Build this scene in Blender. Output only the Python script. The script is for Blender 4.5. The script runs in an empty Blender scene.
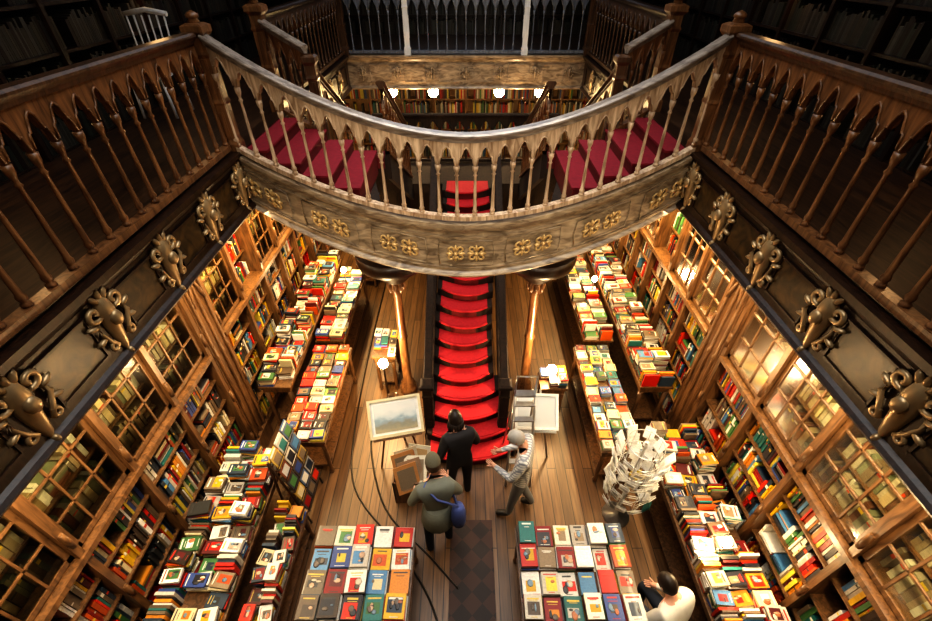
import bpy, math, random
from mathutils import Vector, Matrix
random.seed(7)
R=random.random
U=random.uniform
scene=bpy.context.scene
X0=2.4; WX=3.1; ZG=4.2; ZB=3.58; ZR=5.27

# ---------------- materials ----------------
def mat_new(name):
    m=bpy.data.materials.new(name); m.use_nodes=True
    nt=m.node_tree; b=nt.nodes['Principled BSDF']
    return m,nt,b
def plain(name,col,rough=.5,metal=0,emis=None,es=0,coat=0):
    m,nt,b=mat_new(name)
    n=nt.nodes.new('ShaderNodeTexNoise'); n.inputs['Scale'].default_value=9; n.inputs['Detail'].default_value=4
    mx=nt.nodes.new('ShaderNodeMix'); mx.data_type='RGBA'
    mx.inputs[6].default_value=(col[0]*.8,col[1]*.8,col[2]*.8,1); mx.inputs[7].default_value=(min(1,col[0]*1.15),min(1,col[1]*1.15),min(1,col[2]*1.15),1)
    nt.links.new(n.outputs['Fac'],mx.inputs[0]); nt.links.new(mx.outputs[2],b.inputs['Base Color'])
    b.inputs['Roughness'].default_value=rough; b.inputs['Metallic'].default_value=metal
    b.inputs['Coat Weight'].default_value=coat
    if emis:
        b.inputs['Emission Color'].default_value=(*emis,1); b.inputs['Emission Strength'].default_value=es
    return m
def wood(name,c1,c2,scale=(14,14,2),rough=.4,coat=.2,bump=.15):
    m,nt,b=mat_new(name)
    tc=nt.nodes.new('ShaderNodeTexCoord'); mp=nt.nodes.new('ShaderNodeMapping'); mp.inputs['Scale'].default_value=scale
    n=nt.nodes.new('ShaderNodeTexNoise'); n.inputs['Scale'].default_value=1.5; n.inputs['Detail'].default_value=7; n.inputs['Distortion'].default_value=1.2
    r=nt.nodes.new('ShaderNodeValToRGB'); r.color_ramp.elements[0].position=.32; r.color_ramp.elements[1].position=.7
    r.color_ramp.elements[0].color=(*c1,1); r.color_ramp.elements[1].color=(*c2,1)
    nt.links.new(tc.outputs['Object'],mp.inputs[0]); nt.links.new(mp.outputs[0],n.inputs[0]); nt.links.new(n.outputs['Fac'],r.inputs[0]); nt.links.new(r.outputs[0],b.inputs['Base Color'])
    bp=nt.nodes.new('ShaderNodeBump'); bp.inputs['Strength'].default_value=bump; bp.inputs['Distance'].default_value=.01
    nt.links.new(n.outputs['Fac'],bp.inputs['Height']); nt.links.new(bp.outputs[0],b.inputs['Normal'])
    b.inputs['Roughness'].default_value=rough; b.inputs['Coat Weight'].default_value=coat; b.inputs['Coat Roughness'].default_value=.25
    return m
def attrmat(name,rough=.45,mul=1.0,coat=.1):
    m,nt,b=mat_new(name)
    a=nt.nodes.new('ShaderNodeAttribute'); a.attribute_name='col'
    n=nt.nodes.new('ShaderNodeTexNoise'); n.inputs['Scale'].default_value=60; n.inputs['Detail'].default_value=3
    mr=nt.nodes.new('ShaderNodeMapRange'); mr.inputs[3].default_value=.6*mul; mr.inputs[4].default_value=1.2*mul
    nt.links.new(n.outputs['Fac'],mr.inputs[0])
    hs=nt.nodes.new('ShaderNodeHueSaturation'); hs.inputs['Saturation'].default_value=1.05
    vm=nt.nodes.new('ShaderNodeVectorMath'); vm.operation='SCALE'
    nt.links.new(a.outputs['Color'],hs.inputs['Color']); nt.links.new(hs.outputs[0],vm.inputs[0]); nt.links.new(mr.outputs[0],vm.inputs['Scale']); nt.links.new(vm.outputs[0],b.inputs['Base Color'])
    b.inputs['Roughness'].default_value=rough; b.inputs['Coat Weight'].default_value=coat
    return m
def floor_mat():
    m,nt,b=mat_new('floor_planks')
    tc=nt.nodes.new('ShaderNodeTexCoord'); mp=nt.nodes.new('ShaderNodeMapping'); mp.inputs['Rotation'].default_value=(0,0,math.radians(90))
    br=nt.nodes.new('ShaderNodeTexBrick'); br.inputs['Color1'].default_value=(.11,.055,.020,1); br.inputs['Color2'].default_value=(.19,.10,.040,1); br.inputs['Mortar'].default_value=(.025,.012,.005,1)
    br.inputs['Scale'].default_value=1; br.inputs['Brick Width'].default_value=2.2; br.inputs['Row Height'].default_value=.13; br.inputs['Mortar Size'].default_value=.005
    nt.links.new(tc.outputs['Object'],mp.inputs[0]); nt.links.new(mp.outputs[0],br.inputs[0])
    n=nt.nodes.new('ShaderNodeTexNoise'); mp2=nt.nodes.new('ShaderNodeMapping'); mp2.inputs['Scale'].default_value=(20,1.5,1)
    n.inputs['Scale'].default_value=1.5; n.inputs['Detail'].default_value=6
    nt.links.new(tc.outputs['Object'],mp2.inputs[0]); nt.links.new(mp2.outputs[0],n.inputs[0])
    mx=nt.nodes.new('ShaderNodeMix'); mx.data_type='RGBA'; mx.blend_type='MULTIPLY'; mx.inputs[0].default_value=.8
    r=nt.nodes.new('ShaderNodeValToRGB'); r.color_ramp.elements[0].position=.3; r.color_ramp.elements[0].color=(.45,.42,.4,1); r.color_ramp.elements[1].position=.65
    nt.links.new(n.outputs['Fac'],r.inputs[0]); nt.links.new(br.outputs[0],mx.inputs[6]); nt.links.new(r.outputs[0],mx.inputs[7]); nt.links.new(mx.outputs[2],b.inputs['Base Color'])
    b.inputs['Roughness'].default_value=.4
    return m
def glass_mat():
    m=bpy.data.materials.new('cabinet_glass'); m.use_nodes=True; nt=m.node_tree; nt.nodes.clear()
    o=nt.nodes.new('ShaderNodeOutputMaterial'); t=nt.nodes.new('ShaderNodeBsdfTransparent'); g=nt.nodes.new('ShaderNodeBsdfGlossy'); g.inputs['Roughness'].default_value=.15
    t.inputs[0].default_value=(.88,.88,.74,1)
    mx=nt.nodes.new('ShaderNodeMixShader'); f=nt.nodes.new('ShaderNodeLayerWeight'); f.inputs[0].default_value=.18
    nt.links.new(f.outputs['Fresnel'],mx.inputs[0]); nt.links.new(t.outputs[0],mx.inputs[1]); nt.links.new(g.outputs[0],mx.inputs[2]); nt.links.new(mx.outputs[0],o.inputs[0])
    return m
def plaid_mat():
    m,nt,b=mat_new('plaid_cloth')
    tc=nt.nodes.new('ShaderNodeTexCoord')
    ws=[]
    for d in ('X','Z'):
        w=nt.nodes.new('ShaderNodeTexWave'); w.bands_direction=d; w.inputs['Scale'].default_value=9; nt.links.new(tc.outputs['Object'],w.inputs[0]); ws.append(w)
    mt=nt.nodes.new('ShaderNodeMath'); mt.operation='MULTIPLY'; nt.links.new(ws[0].outputs['Fac'],mt.inputs[0]); nt.links.new(ws[1].outputs['Fac'],mt.inputs[1])
    r=nt.nodes.new('ShaderNodeValToRGB'); r.color_ramp.elements[0].color=(.28,.29,.32,1); r.color_ramp.elements[1].color=(.72,.71,.67,1); r.color_ramp.elements[1].position=.3
    nt.links.new(mt.outputs[0],r.inputs[0]); nt.links.new(r.outputs[0],b.inputs['Base Color']); b.inputs['Roughness'].default_value=.9
    return m
def rug_mat():
    m,nt,b=mat_new('floor_mosaic')
    tc=nt.nodes.new('ShaderNodeTexCoord'); mp=nt.nodes.new('ShaderNodeMapping'); mp.inputs['Rotation'].default_value=(0,0,math.radians(45))
    c=nt.nodes.new('ShaderNodeTexChecker'); c.inputs['Scale'].default_value=6; c.inputs[1].default_value=(.045,.017,.010,1); c.inputs[2].default_value=(.018,.009,.007,1)
    nt.links.new(tc.outputs['Object'],mp.inputs[0]); nt.links.new(mp.outputs[0],c.inputs[0]); nt.links.new(c.outputs[0],b.inputs['Base Color']); b.inputs['Roughness'].default_value=.6
    return m
def carpet_mat(name,c1,c2):
    m,nt,b=mat_new(name)
    n=nt.nodes.new('ShaderNodeTexNoise'); n.inputs['Scale'].default_value=25; n.inputs['Detail'].default_value=5
    r=nt.nodes.new('ShaderNodeValToRGB'); r.color_ramp.elements[0].color=(*c1,1); r.color_ramp.elements[1].color=(*c2,1)
    tc=nt.nodes.new('ShaderNodeTexCoord'); nt.links.new(tc.outputs['Object'],n.inputs[0])
    nt.links.new(n.outputs['Fac'],r.inputs[0]); nt.links.new(r.outputs[0],b.inputs['Base Color']); b.inputs['Roughness'].default_value=.8
    return m

M_tan=wood('carved_tan_wood',(.24,.15,.085),(.66,.50,.34),rough=.42)
M_grey=wood('fascia_wood',(.13,.09,.055),(.46,.36,.24),scale=(3,9,9),rough=.4)
M_rail=wood('rail_wood',(.10,.075,.06),(.33,.28,.23),scale=(3,12,12),rough=.3,coat=.5)
M_dark=wood('dark_wood',(.012,.005,.002),(.042,.018,.008),rough=.4,coat=.1)
M_matte=wood('matte_dark_wood',(.010,.005,.002),(.032,.015,.007),rough=.85,coat=0)
M_side=wood('side_baluster_wood',(.08,.034,.013),(.27,.13,.052),rough=.35,coat=.3)
M_mid=wood('mid_wood',(.035,.017,.008),(.12,.06,.028),rough=.35,coat=.3)
M_mott=wood('mottled_panel',(.010,.006,.003),(.09,.05,.015),scale=(5,5,5),rough=.35,coat=.2)
M_case=wood('bookcase_wood',(.06,.028,.011),(.19,.095,.038),rough=.4)
M_back=wood('case_back',(.10,.05,.02),(.20,.11,.045),rough=.7,coat=0)
M_orn=plain('gilt_relief',(.60,.42,.19),.35,.3)
M_brz=plain('bronze_relief',(.40,.29,.16),.33,.5)
M_book=attrmat('book_covers',mul=.82)
M_bookd=attrmat('old_book_covers',mul=.9)
M_glass=glass_mat(); M_floor=floor_mat(); M_rug=rug_mat()
M_red=carpet_mat('red_carpet',(.25,.004,.008),(.50,.012,.02)); M_redd=carpet_mat('red_riser',(.07,.002,.003),(.15,.004,.006)); M_redshade=carpet_mat('maroon_carpet',(.12,.003,.010),(.26,.008,.022))  # riser red and bridge maroon: darker carpet copies, shade put into the colour
M_steel=plain('steel',(.5,.5,.5),.3,.9); M_iron=plain('iron_track',(.03,.025,.02),.35,.6)
M_bulb=plain('warm_bulb',(1,.8,.5),.4,0,(1,.74,.36),70)
M_white=plain('white_card',(.8,.79,.75),.6)
M_wall=plain('plaster_dark',(.07,.04,.022),.8)
M_skyl=plain('skylight_glass',(.7,.75,.8),.4,0,(.8,.88,1),1.2)
M_skin=plain('skin',(.55,.30,.2),.5)
M_paper=attrmat('paper_goods',rough=.6)

# --------------- mesh builder ----------------
class MB:
    def __init__(s): s.v=[]; s.f=[]; s.m=[]; s.c=[]; s.sm=[]
    def face(s,idx,m=0,c=(1,1,1),sm=False): s.f.append(idx); s.m.append(m); s.c.append(c); s.sm.append(sm)
    def box(s,c,size,Rm=None,m=0,col=(1,1,1)):
        b=len(s.v); c=Vector(c)
        for dx in(-.5,.5):
            for dy in(-.5,.5):
                for dz in(-.5,.5):
                    p=Vector((dx*size[0],dy*size[1],dz*size[2]))
                    if Rm is not None: p=Rm@p
                    s.v.append(c+p)
        for q in((0,1,3,2),(4,6,7,5),(0,4,5,1),(2,3,7,6),(0,2,6,4),(1,5,7,3)): s.face([b+i for i in q],m,col)
    def bx(s,x0,x1,y0,y1,z0,z1,m=0,col=(1,1,1)):
        s.box(((x0+x1)/2,(y0+y1)/2,(z0+z1)/2),(abs(x1-x0),abs(y1-y0),abs(z1-z0)),None,m,col)
    def grid(s,rows,m=0,col=(1,1,1),cu=False,sm=True,cap=False):
        b=len(s.v); n=len(rows[0])
        for r in rows: s.v.extend(r)
        for i in range(len(rows)-1):
            for j in range(n if cu else n-1):
                k=(j+1)%n
                s.face([b+i*n+j,b+i*n+k,b+(i+1)*n+k,b+(i+1)*n+j],m,col,sm)
        if cap:
            s.face([b+j for j in range(n)][::-1],m,col); s.face([b+(len(rows)-1)*n+j for j in range(n)],m,col)
    def rev(s,base,prof,seg=8,m=0,col=(1,1,1),axis=None,rot=0,sm=True):
        base=Vector(base); Q=Matrix.Identity(3) if axis is None else Vector(axis).to_track_quat('Z','Y').to_matrix()
        rows=[]
        for z,r in prof:
            rows.append([base+Q@Vector((r*math.cos(rot+2*math.pi*i/seg),r*math.sin(rot+2*math.pi*i/seg),z)) for i in range(seg)])
        s.grid(rows,m,col,True,sm,True)
    def ell(s,c,a,b,d,m=0,col=(1,1,1),seg=10,ring=6):
        c=Vector(c);a=Vector(a);b=Vector(b);d=Vector(d); rows=[]
        for i in range(ring+1):
            t=math.pi*i/ring; st=max(math.sin(t),.01)
            rows.append([c+d*math.cos(t)+a*(st*math.cos(2*math.pi*j/seg))+b*(st*math.sin(2*math.pi*j/seg)) for j in range(seg)])
        s.grid(rows,m,col,True,True,True)
    def tor(s,c,u,v,R_,r,m=0,col=(1,1,1),a0=0,a1=2*math.pi,n=12,k=6,spiral=0):
        c=Vector(c);u=Vector(u).normalized();v=Vector(v).normalized();w=u.cross(v); rows=[]
        for i in range(n+1):
            a=a0+(a1-a0)*i/n; RR=R_*(1-spiral*i/n); d=u*math.cos(a)+v*math.sin(a); p=c+d*RR
            rows.append([p+d*(r*math.cos(2*math.pi*j/k))+w*(r*math.sin(2*math.pi*j/k)) for j in range(k)])
        s.grid(rows,m,col,True,True,True)
    def tube(s,pts,r,m=0,col=(1,1,1),k=6):
        pts=[Vector(p) for p in pts]; rows=[]
        for i,p in enumerate(pts):
            t=(pts[min(i+1,len(pts)-1)]-pts[max(i-1,0)]).normalized(); q=t.to_track_quat('Z','Y').to_matrix()
            rows.append([p+q@Vector((r*math.cos(2*math.pi*j/k),r*math.sin(2*math.pi*j/k),0)) for j in range(k)])
        s.grid(rows,m,col,True,True,True)
    def sweep(s,frames,prof,m=0,col=(1,1,1),sm=False):
        rows=[[Vector(o)+Vector(u)*a+Vector(v)*b for a,b in prof] for o,u,v in frames]
        s.grid(rows,m,col,True,sm,True)
    def build(s,name,mats,parent=None):
        me=bpy.data.meshes.new(name); me.from_pydata([tuple(p) for p in s.v],[],s.f)
        for mt in mats: me.materials.append(mt)
        me.polygons.foreach_set('material_index',s.m); me.polygons.foreach_set('use_smooth',s.sm)
        at=me.attributes.new('col','FLOAT_COLOR','CORNER'); arr=[]
        for f,c in zip(s.f,s.c): arr.extend([c[0],c[1],c[2],1.0]*len(f))
        at.data.foreach_set('color',arr)
        me.validate(); me.update()
        o=bpy.data.objects.new(name,me); scene.collection.objects.link(o)
        if parent: o.parent=parent
        return o
def empty(name,loc=(0,0,0)):
    e=bpy.data.objects.new(name,None); e.location=loc; e.empty_display_size=.1; scene.collection.objects.link(e); return e
def one(name,mats,fn,parent=None):
    b=MB(); fn(b); return b.build(name,mats,parent)
Z=Vector((0,0,1))

# --------------- room shell ----------------
one('floor',[M_floor],lambda b:b.bx(-3.6,3.6,-1.6,13,-.1,0))
one('floor_inlay',[M_rug],lambda b:b.bx(-.20,.34,.6,2.75,0,.006))
for sg,nm in((-1,'left'),(1,'right')):
    def f(b):
        b.bx(sg*3.46,sg*3.6,-1.6,13,0,ZB)
        b.bx(sg*4.4,sg*4.55,-1.6,13,ZG,8.2)
    one('wall_'+nm,[M_wall],f)
one('wall_back',[M_wall],lambda b:b.bx(-4.55,4.55,13,13.15,0,8.2))
one('wall_front',[M_wall],lambda b:b.bx(-4.55,4.55,-1.75,-1.6,0,8.2))
def f(b):
    b.bx(-4.55,-1.8,-1.75,13.15,8.2,8.35); b.bx(1.8,4.55,-1.75,13.15,8.2,8.35)
    b.bx(-1.8,1.8,-1.75,.5,8.2,8.35); b.bx(-1.8,1.8,10,13.15,8.2,8.35)
one('ceiling',[M_wall],f)
def f(b):
    b.bx(-1.8,1.8,.5,10,8.3,8.33,0)
    for i in range(5): b.bx(-1.8+i*.9-.03,-1.8+i*.9+.03,.5,10,8.2,8.3,1)
    for i in range(8): b.bx(-1.8,1.8,.5+i*1.35-.03,.5+i*1.35+.03,8.2,8.3,1)
one('skylight',[M_skyl,M_dark],f)
def f(b):
    for sg in(-1,1):
        b.bx(sg*(X0+.08),sg*4.4,-1.6,13,ZB,ZG)
    b.bx(-X0-.08,X0+.08,10.08,13,ZB,ZG)
    b.bx(-X0-.08,X0+.08,-1.6,-.08,ZB,ZG)
one('floor_gallery',[wood('gallery_floor',(.018,.008,.004),(.075,.036,.015),scale=(12,1.5,5),rough=.5,coat=0)],f)

FP=[(-.08,0),(.05,0),(.06,.035),(.04,.07),(.015,.10),(.015,.80),(.035,.84),(.05,.88),(.05,.91),(.085,.94),(.085,1),(-.08,1)]
def br(X):
    s=min(1,abs(X)/X0); q=s**1.8
    return 4.32+.28*s*s, 2.82+.76*q, 3.52+.68*q, 4.456+.814*q
def ornament(b,o,u,v,n,s,m=1):
    o=Vector(o)
    for dx in(-.55,.55):
        c=o+u*(dx*s)
        for a in range(4):
            an=math.pi/4+a*math.pi/2; d=u*math.cos(an)+v*math.sin(an)
            b.tor(c+d*(.33*s)+n*.012,u,v,.14*s,.06*s,m,a0=an-2.6,a1=an+2.6,n=10,k=5)
            e=u*math.cos(an+math.pi/4)+v*math.sin(an+math.pi/4); pe=n.cross(e)
            b.ell(c+e*(.30*s)+n*.012,e*(.22*s),pe*(.08*s),n*(.10*s),m,seg=8,ring=4)
        b.ell(c+n*.02,u*(.12*s),v*(.12*s),n*(.15*s),m,seg=8,ring=4)
def f(b):
    N=48; fr=[]
    for i in range(N+1):
        X=-X0+2*X0*i/N; y,zb,zt,zr=br(X); fr.append(((X,y,zb),(0,-1,0),(0,0,zt-zb)))
    b.sweep(fr,FP,0)
    for hh in(.17,.74):
        b.sweep([((X[0][0],X[0][1]-.018,X[0][2]+hh*X[2][2]),(0,-1,0),Z) for X in fr],[(-.01,-.014),(.02,-.008),(.02,.008),(-.01,.014)],0)
    for X in(-2.2,-1.5,-.75,0,.75,1.5,2.2):
        y,zb,zt,_=br(X); dz=(br(X+.05)[1]-br(X-.05)[1]); dy=(br(X+.05)[0]-br(X-.05)[0])
        u=Vector((.1,dy,dz)).normalized(); n=Vector((u.y,-u.x,0)).normalized(); n=-n if n.y>0 else n
        o=Vector((X,y-.022,zb+(zt-zb)*.46))
        ornament(b,o,u,Z,n,.215)
        # raised oblong cartouche frame round each pair
        hw,hh=.30,.155
        pts=[o+u*a+Z*c+n*.004 for a,c in((-hw,-hh),(hw,-hh),(hw+.02,0),(hw,hh),(-hw,hh),(-hw-.02,0),(-hw,-hh))]
        b.tube(pts,.009,0,k=5)
one('bridge_fascia',[M_grey,M_orn],f)
def sm(t): t=max(0,min(1,t)); return t*t*(3-2*t)
def deckw(X): return .14+1.28*sm((abs(X)/X0-.34)/.22)
def f(b):
    N=48; fr=[]
    for i in range(N+1):
        X=-X0+2*X0*i/N; y,zb,zt,zr=br(X); fr.append(((X,y,zb),(0,deckw(X),0),(0,0,zt-zb)))
    b.sweep(fr,[(.05,.02),(1.0,.02),(1.0,.66),(.05,.66)],0)
one('bridge_deck',[M_matte],f)
def f(b):
    th=[.50,.62,.75,.88,1.0]
    for sg in(-1,1):
        for k in range(4):
            x0=th[k]*X0; x1=th[k+1]*X0; zt=3.66+.136*(k+1)-.02
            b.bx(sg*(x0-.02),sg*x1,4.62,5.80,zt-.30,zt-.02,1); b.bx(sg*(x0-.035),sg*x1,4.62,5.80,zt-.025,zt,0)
one('bridge_carpet',[M_redshade,M_redd],f)
def bracket(b,o,u,v,n,s,m=1):
    # carved corbel: tapering console body, side scrolls, mask, crest and drop
    o=Vector(o)
    rows=[]
    for (h,w,p) in((-.24,.012,.01),(-.2,.03,.025),(-.12,.045,.035),(0,.06,.05),(.1,.065,.07),(.17,.05,.06),(.21,.015,.03)):
        rows.append([o+v*(h*s)+u*(w*s*math.cos(a))+n*(max(0,p*s*math.sin(a))) for a in [math.pi*j/8 for j in range(9)]])
    b.grid(rows,m)
    b.ell(o+v*(.04*s)+n*(.06*s),u*(.045*s),v*(.06*s),n*(.035*s),m,seg=8,ring=6)
    for i in range(3):
        a=math.pi/2+(i-1)*.55; d=u*math.cos(a)+v*math.sin(a); b.ell(o+v*(.13*s)+d*(.09*s)+n*.02,d*(.055*s),n.cross(d)*(.022*s),n*(.025*s),m,seg=6,ring=4)
    for sx in(-1,1):
        b.tor(o+u*(sx*.10*s)+v*(.13*s)+n*.02,u*sx,v,.055*s,.02*s,m,a0=-2.2,a1=4,n=14,k=5,spiral=.65)
        b.tube([o+u*(sx*.12*s)+v*(.07*s)+n*.02,o+u*(sx*.14*s)-v*(.0*s)+n*.03,o+u*(sx*.10*s)-v*(.09*s)+n*.02,o+u*(sx*.06*s)-v*(.15*s)+n*.02],.017*s,m,k=5)
        b.tor(o+u*(sx*.09*s)-v*(.14*s)+n*.02,u*sx,-v,.035*s,.015*s,m,a0=-2,a1=3.5,n=10,k=5,spiral=.6)
        d=(u*sx*.9+v*.35).normalized(); b.ell(o+d*(.17*s)+n*.02,d*(.05*s),n.cross(d)*(.02*s),n*(.025*s),m,seg=6,ring=4)
        d=(u*sx*.9-v*.3).normalized(); b.ell(o+d*(.16*s)+n*.02,d*(.05*s),n.cross(d)*(.02*s),n*(.025*s),m,seg=6,ring=4)
    b.ell(o-v*(.26*s)+n*.01,u*(.022*s),v*(.035*s),n*(.03*s),m,seg=8,ring=5)
def fascia_run(name,o0,o1,n,spots,mats,bs=1.0):
    def f(b):
        o0v,o1v=Vector(o0),Vector(o1); n_=Vector(n); h=ZG-ZB
        b.sweep([(o,n_,(0,0,h)) for o in(o0v,o1v)],FP,0)
        d=(o1v-o0v).normalized()
        L=(o1v-o0v).length
        for t in spots:
            o=o0v+d*t+Z*(h*.48)+n_*.02
            if bs: bracket(b,o,d,Z,n_,bs)
        for t in list(spots):
            a=t+.16; c=t+.57
            if c<L:
                p=o0v+d*((a+c)/2)+n_*.016+Z*(h*.47)
                Rm=Matrix((d,n_,Z)).transposed()
                b.box(p,(c-a,.012,h*.5),Rm,2)
                for zz in(-.25,.25): b.box(p+Z*(h*zz)+n_*.008,(c-a+.02,.02,.018),Rm,0)
                for e in(-.5,.5): b.box(p+d*(e*(c-a))+n_*.008,(.018,.02,h*.5),Rm,0)
    return one(name,mats,f)
sp=[.05+.73*i for i in range(7)]
for sg in(-1,1):
    fascia_run('gallery_fascia',(sg*X0,0,ZB),(sg*X0,4.62,ZB),(-sg,0,0),sp,[M_dark,M_brz,M_mott],1.0)
    fascia_run('gallery_fascia',(sg*X0,4.62,ZB),(sg*X0,10,ZB),(-sg,0,0),[1.6+.73*i for i in range(5)],[M_dark,M_brz,M_mott],.8)
fascia_run('landing_fascia',(-X0,10,ZB),(X0,10,ZB),(0,-1,0),[.3+.7*i for i in range(7)],[M_grey,M_grey,M_grey],.5)
fascia_run('gallery_fascia',(-X0,-.05,ZB),(X0,-.05,ZB),(0,1,0),[],[M_dark,M_brz,M_mott],0)

# --------------- balustrades ----------------
BP=[(0,.024),(.035,.024),(.045,.014),(.07,.021),(.10,.023),(.13,.016),(.35,.0145),(.62,.012),(.80,.011),(.825,.019),(.85,.011),(.88,.013),(.93,.022),(1,.025)]
def balustrade(name,path,n,mats,rs=1.0,arch=True,seg=8,th=.032):
    b=MB()
    def fr(t):
        p,h=path(t); a=path(max(0,t-.01))[0]; c=path(min(1,t+.01))[0]; d=c-a; dh=Vector((d.x,d.y,0)).normalized(); nn=Vector((dh.y,-dh.x,0)); return p,h,nn
    K=max(n*2,4); fs=[fr(i/K) for i in range(K+1)]
    b.sweep([(p+Z*.03,nn,Z) for p,h,nn in fs],[(-.04,0),(.04,0),(.04,.05),(-.04,.05)],0)
    b.sweep([(p+Z*(h-.085),nn,Z) for p,h,nn in fs],[(-.03,0),(.03,0),(.036,.025),(.05,.04),(.06,.055),(.06,.07),(.045,.085),(-.045,.085),(-.06,.07),(-.06,.055),(-.05,.04),(-.036,.025)],1)
    for i in range(n+1):
        p,h,nn=fr(i/n); z0=.08; z1=h-.32 if arch else h-.08
        b.rev(p+Z*z0,[(a*(z1-z0),r*rs) for a,r in BP],seg,0)
    if arch:
        A=14
        for i in range(n):
            low=[];top=[]
            for j in range(A+1):
                a=j/A; p,h,nn=fr((i+a)/n); d=abs(a-.5)*2; e=min(1,d/.84)
                g=math.sqrt(max(0,1-(e*.5+.5)**2))/.866
                g-=.24*math.exp(-((d-.52)/.10)**2)
                low.append((p+Z*(h-.32+.18*max(0,g)),nn)); top.append((p+Z*(h-.08),nn))
            t=th/2
            b.grid([[q+nn*t for q,nn in low],[q+nn*t for q,nn in top]],0,sm=False)
            b.grid([[q-nn*t for q,nn in low],[q-nn*t for q,nn in top]],0,sm=False)
            b.grid([[q-nn*t for q,nn in low],[q+nn*t for q,nn in low]],0,sm=False)
            b.tube([q+nn*(t+.006)+Z*.012 for q,nn in low[1:-1]],.009,0,k=4)
            b.tube([q-nn*(t+.006)+Z*.012 for q,nn in low[1:-1]],.009,0,k=4)
    return b.build(name,mats)
def brp(off):
    def p(t):
        X=-X0+.06+(2*X0-.12)*t; y,zb,zt,zr=br(X); return Vector((X,y+off,zt)),zr-zt
    return p
balustrade('bridge_balustrade',brp(-.01),25,[M_tan,M_rail],1.25)
def line(a,c,h0,h1=None):
    a=Vector(a);c=Vector(c); h1=h1 or h0
    return lambda t:(a.lerp(c,t),h0+(h1-h0)*t)
for sg in(-1,1):
    balustrade('gallery_balustrade',line((sg*(X0+.02),4.5,ZG),(sg*(X0+.02),.05,ZG),1.05),24,[M_side,M_mid],1.2)
    balustrade('gallery_balustrade',line((sg*(X0+.02),6.12,ZG),(sg*(X0+.02),9.95,ZG),1.05),18,[M_mid,M_dark],1.1)
    def bp(t,sg=sg):
        X=X0-.05-(X0-.05-1.85)*t; _,zb,zt,zr=br(X); return Vector((sg*X,6.02-.2*t,zt)),1.02
    balustrade('stair_balustrade',bp,4,[M_side,M_rail])
    balustrade('stair_balustrade',line((sg*1.82,5.85,3.78),(sg*1.82,7.9,2.5),.95),10,[M_side,M_mid])
    balustrade('stair_balustrade',line((sg*1.02,5.78,3.70),(sg*1.02,7.9,2.5),.9),10,[M_side,M_mid])
    balustrade('stair_balustrade',line((sg*.54,4.15,.3),(sg*.54,7.8,2.42),.85),16,[M_matte,M_matte],1.2)
M_pale=wood('pale_wood',(.08,.09,.11),(.22,.24,.28),rough=.35)
balustrade('rear_balustrade',line((-X0,10,ZG),(X0,10,ZG),1.05),26,[M_pale,M_rail],1.0)
balustrade('front_balustrade',line((-X0,-.12,ZG),(X0,-.12,ZG),1.0),22,[M_side,M_dark],1.0,False)
balustrade('landing_balustrade',line((-1.8,8.95,2.43),(1.8,8.95,2.43),.95),14,[M_matte,M_matte])
def f(b):
    b.bx(-1.85,1.85,8.98,9.04,0,2.42)
    for i in range(7): b.bx(-1.7+i*.5,-1.3+i*.5,8.955,8.98,.2,2.2)
one('landing_panelling',[M_matte],f)  # added dark screen, covers the bright rear area seen through the bridge opening

def newel(x,y,z0,z1,w,mats,fin=True,name='newel_post'):
    def f(b):
        h=z1-z0; r=w*.7071
        b.rev((x,y,z0),[(0,r*1.25),(.12,r*1.25),(.16,r),(h*.45,r),(h*.45+.02,r*1.12),(h*.45+.05,r),(h-.2,r),(h-.17,r*1.18),(h-.14,r),(h-.04,r),(h,r*1.45),(h+.05,r*1.45),(h+.07,r*.9)],4,0,rot=math.pi/4,sm=False)
        for dx,dy in((1,0),(-1,0),(0,1),(0,-1)):
            c=Vector((x+dx*w*.5,y+dy*w*.5,0))
            b.box(c+Z*(z0+h*.68),(w*.5 if dx==0 else .012,w*.5 if dy==0 else .012,h*.26))
            b.box(c+Z*(z0+h*.28),(w*.5 if dx==0 else .012,w*.5 if dy==0 else .012,h*.22))
        if fin: b.rev((x,y,z1+.06),[(0,w*.3),(.02,w*.4),(.04,w*.3),(.05,w*.42),(.07,w*.42),(.09,w*.25),(.10,.005)],10,0)
    return one(name,mats,f)
for sg in(-1,1):
    newel(sg*(X0+.0),4.62,ZG-.05,5.24,.13,[M_side])
    newel(sg*(X0+.0),6.07,ZG,5.27,.14,[M_side])
    newel(sg*X0,9.98,ZG,5.3,.15,[M_mid])
    newel(sg*1.82,5.83,3.7,4.8,.11,[M_mid],False)
    newel(sg*.54,4.06,0,1.15,.13,[M_matte],False)
    newel(sg*1.15,10.0,ZG,5.9,.10,[M_white],False,'rear_post')
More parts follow.
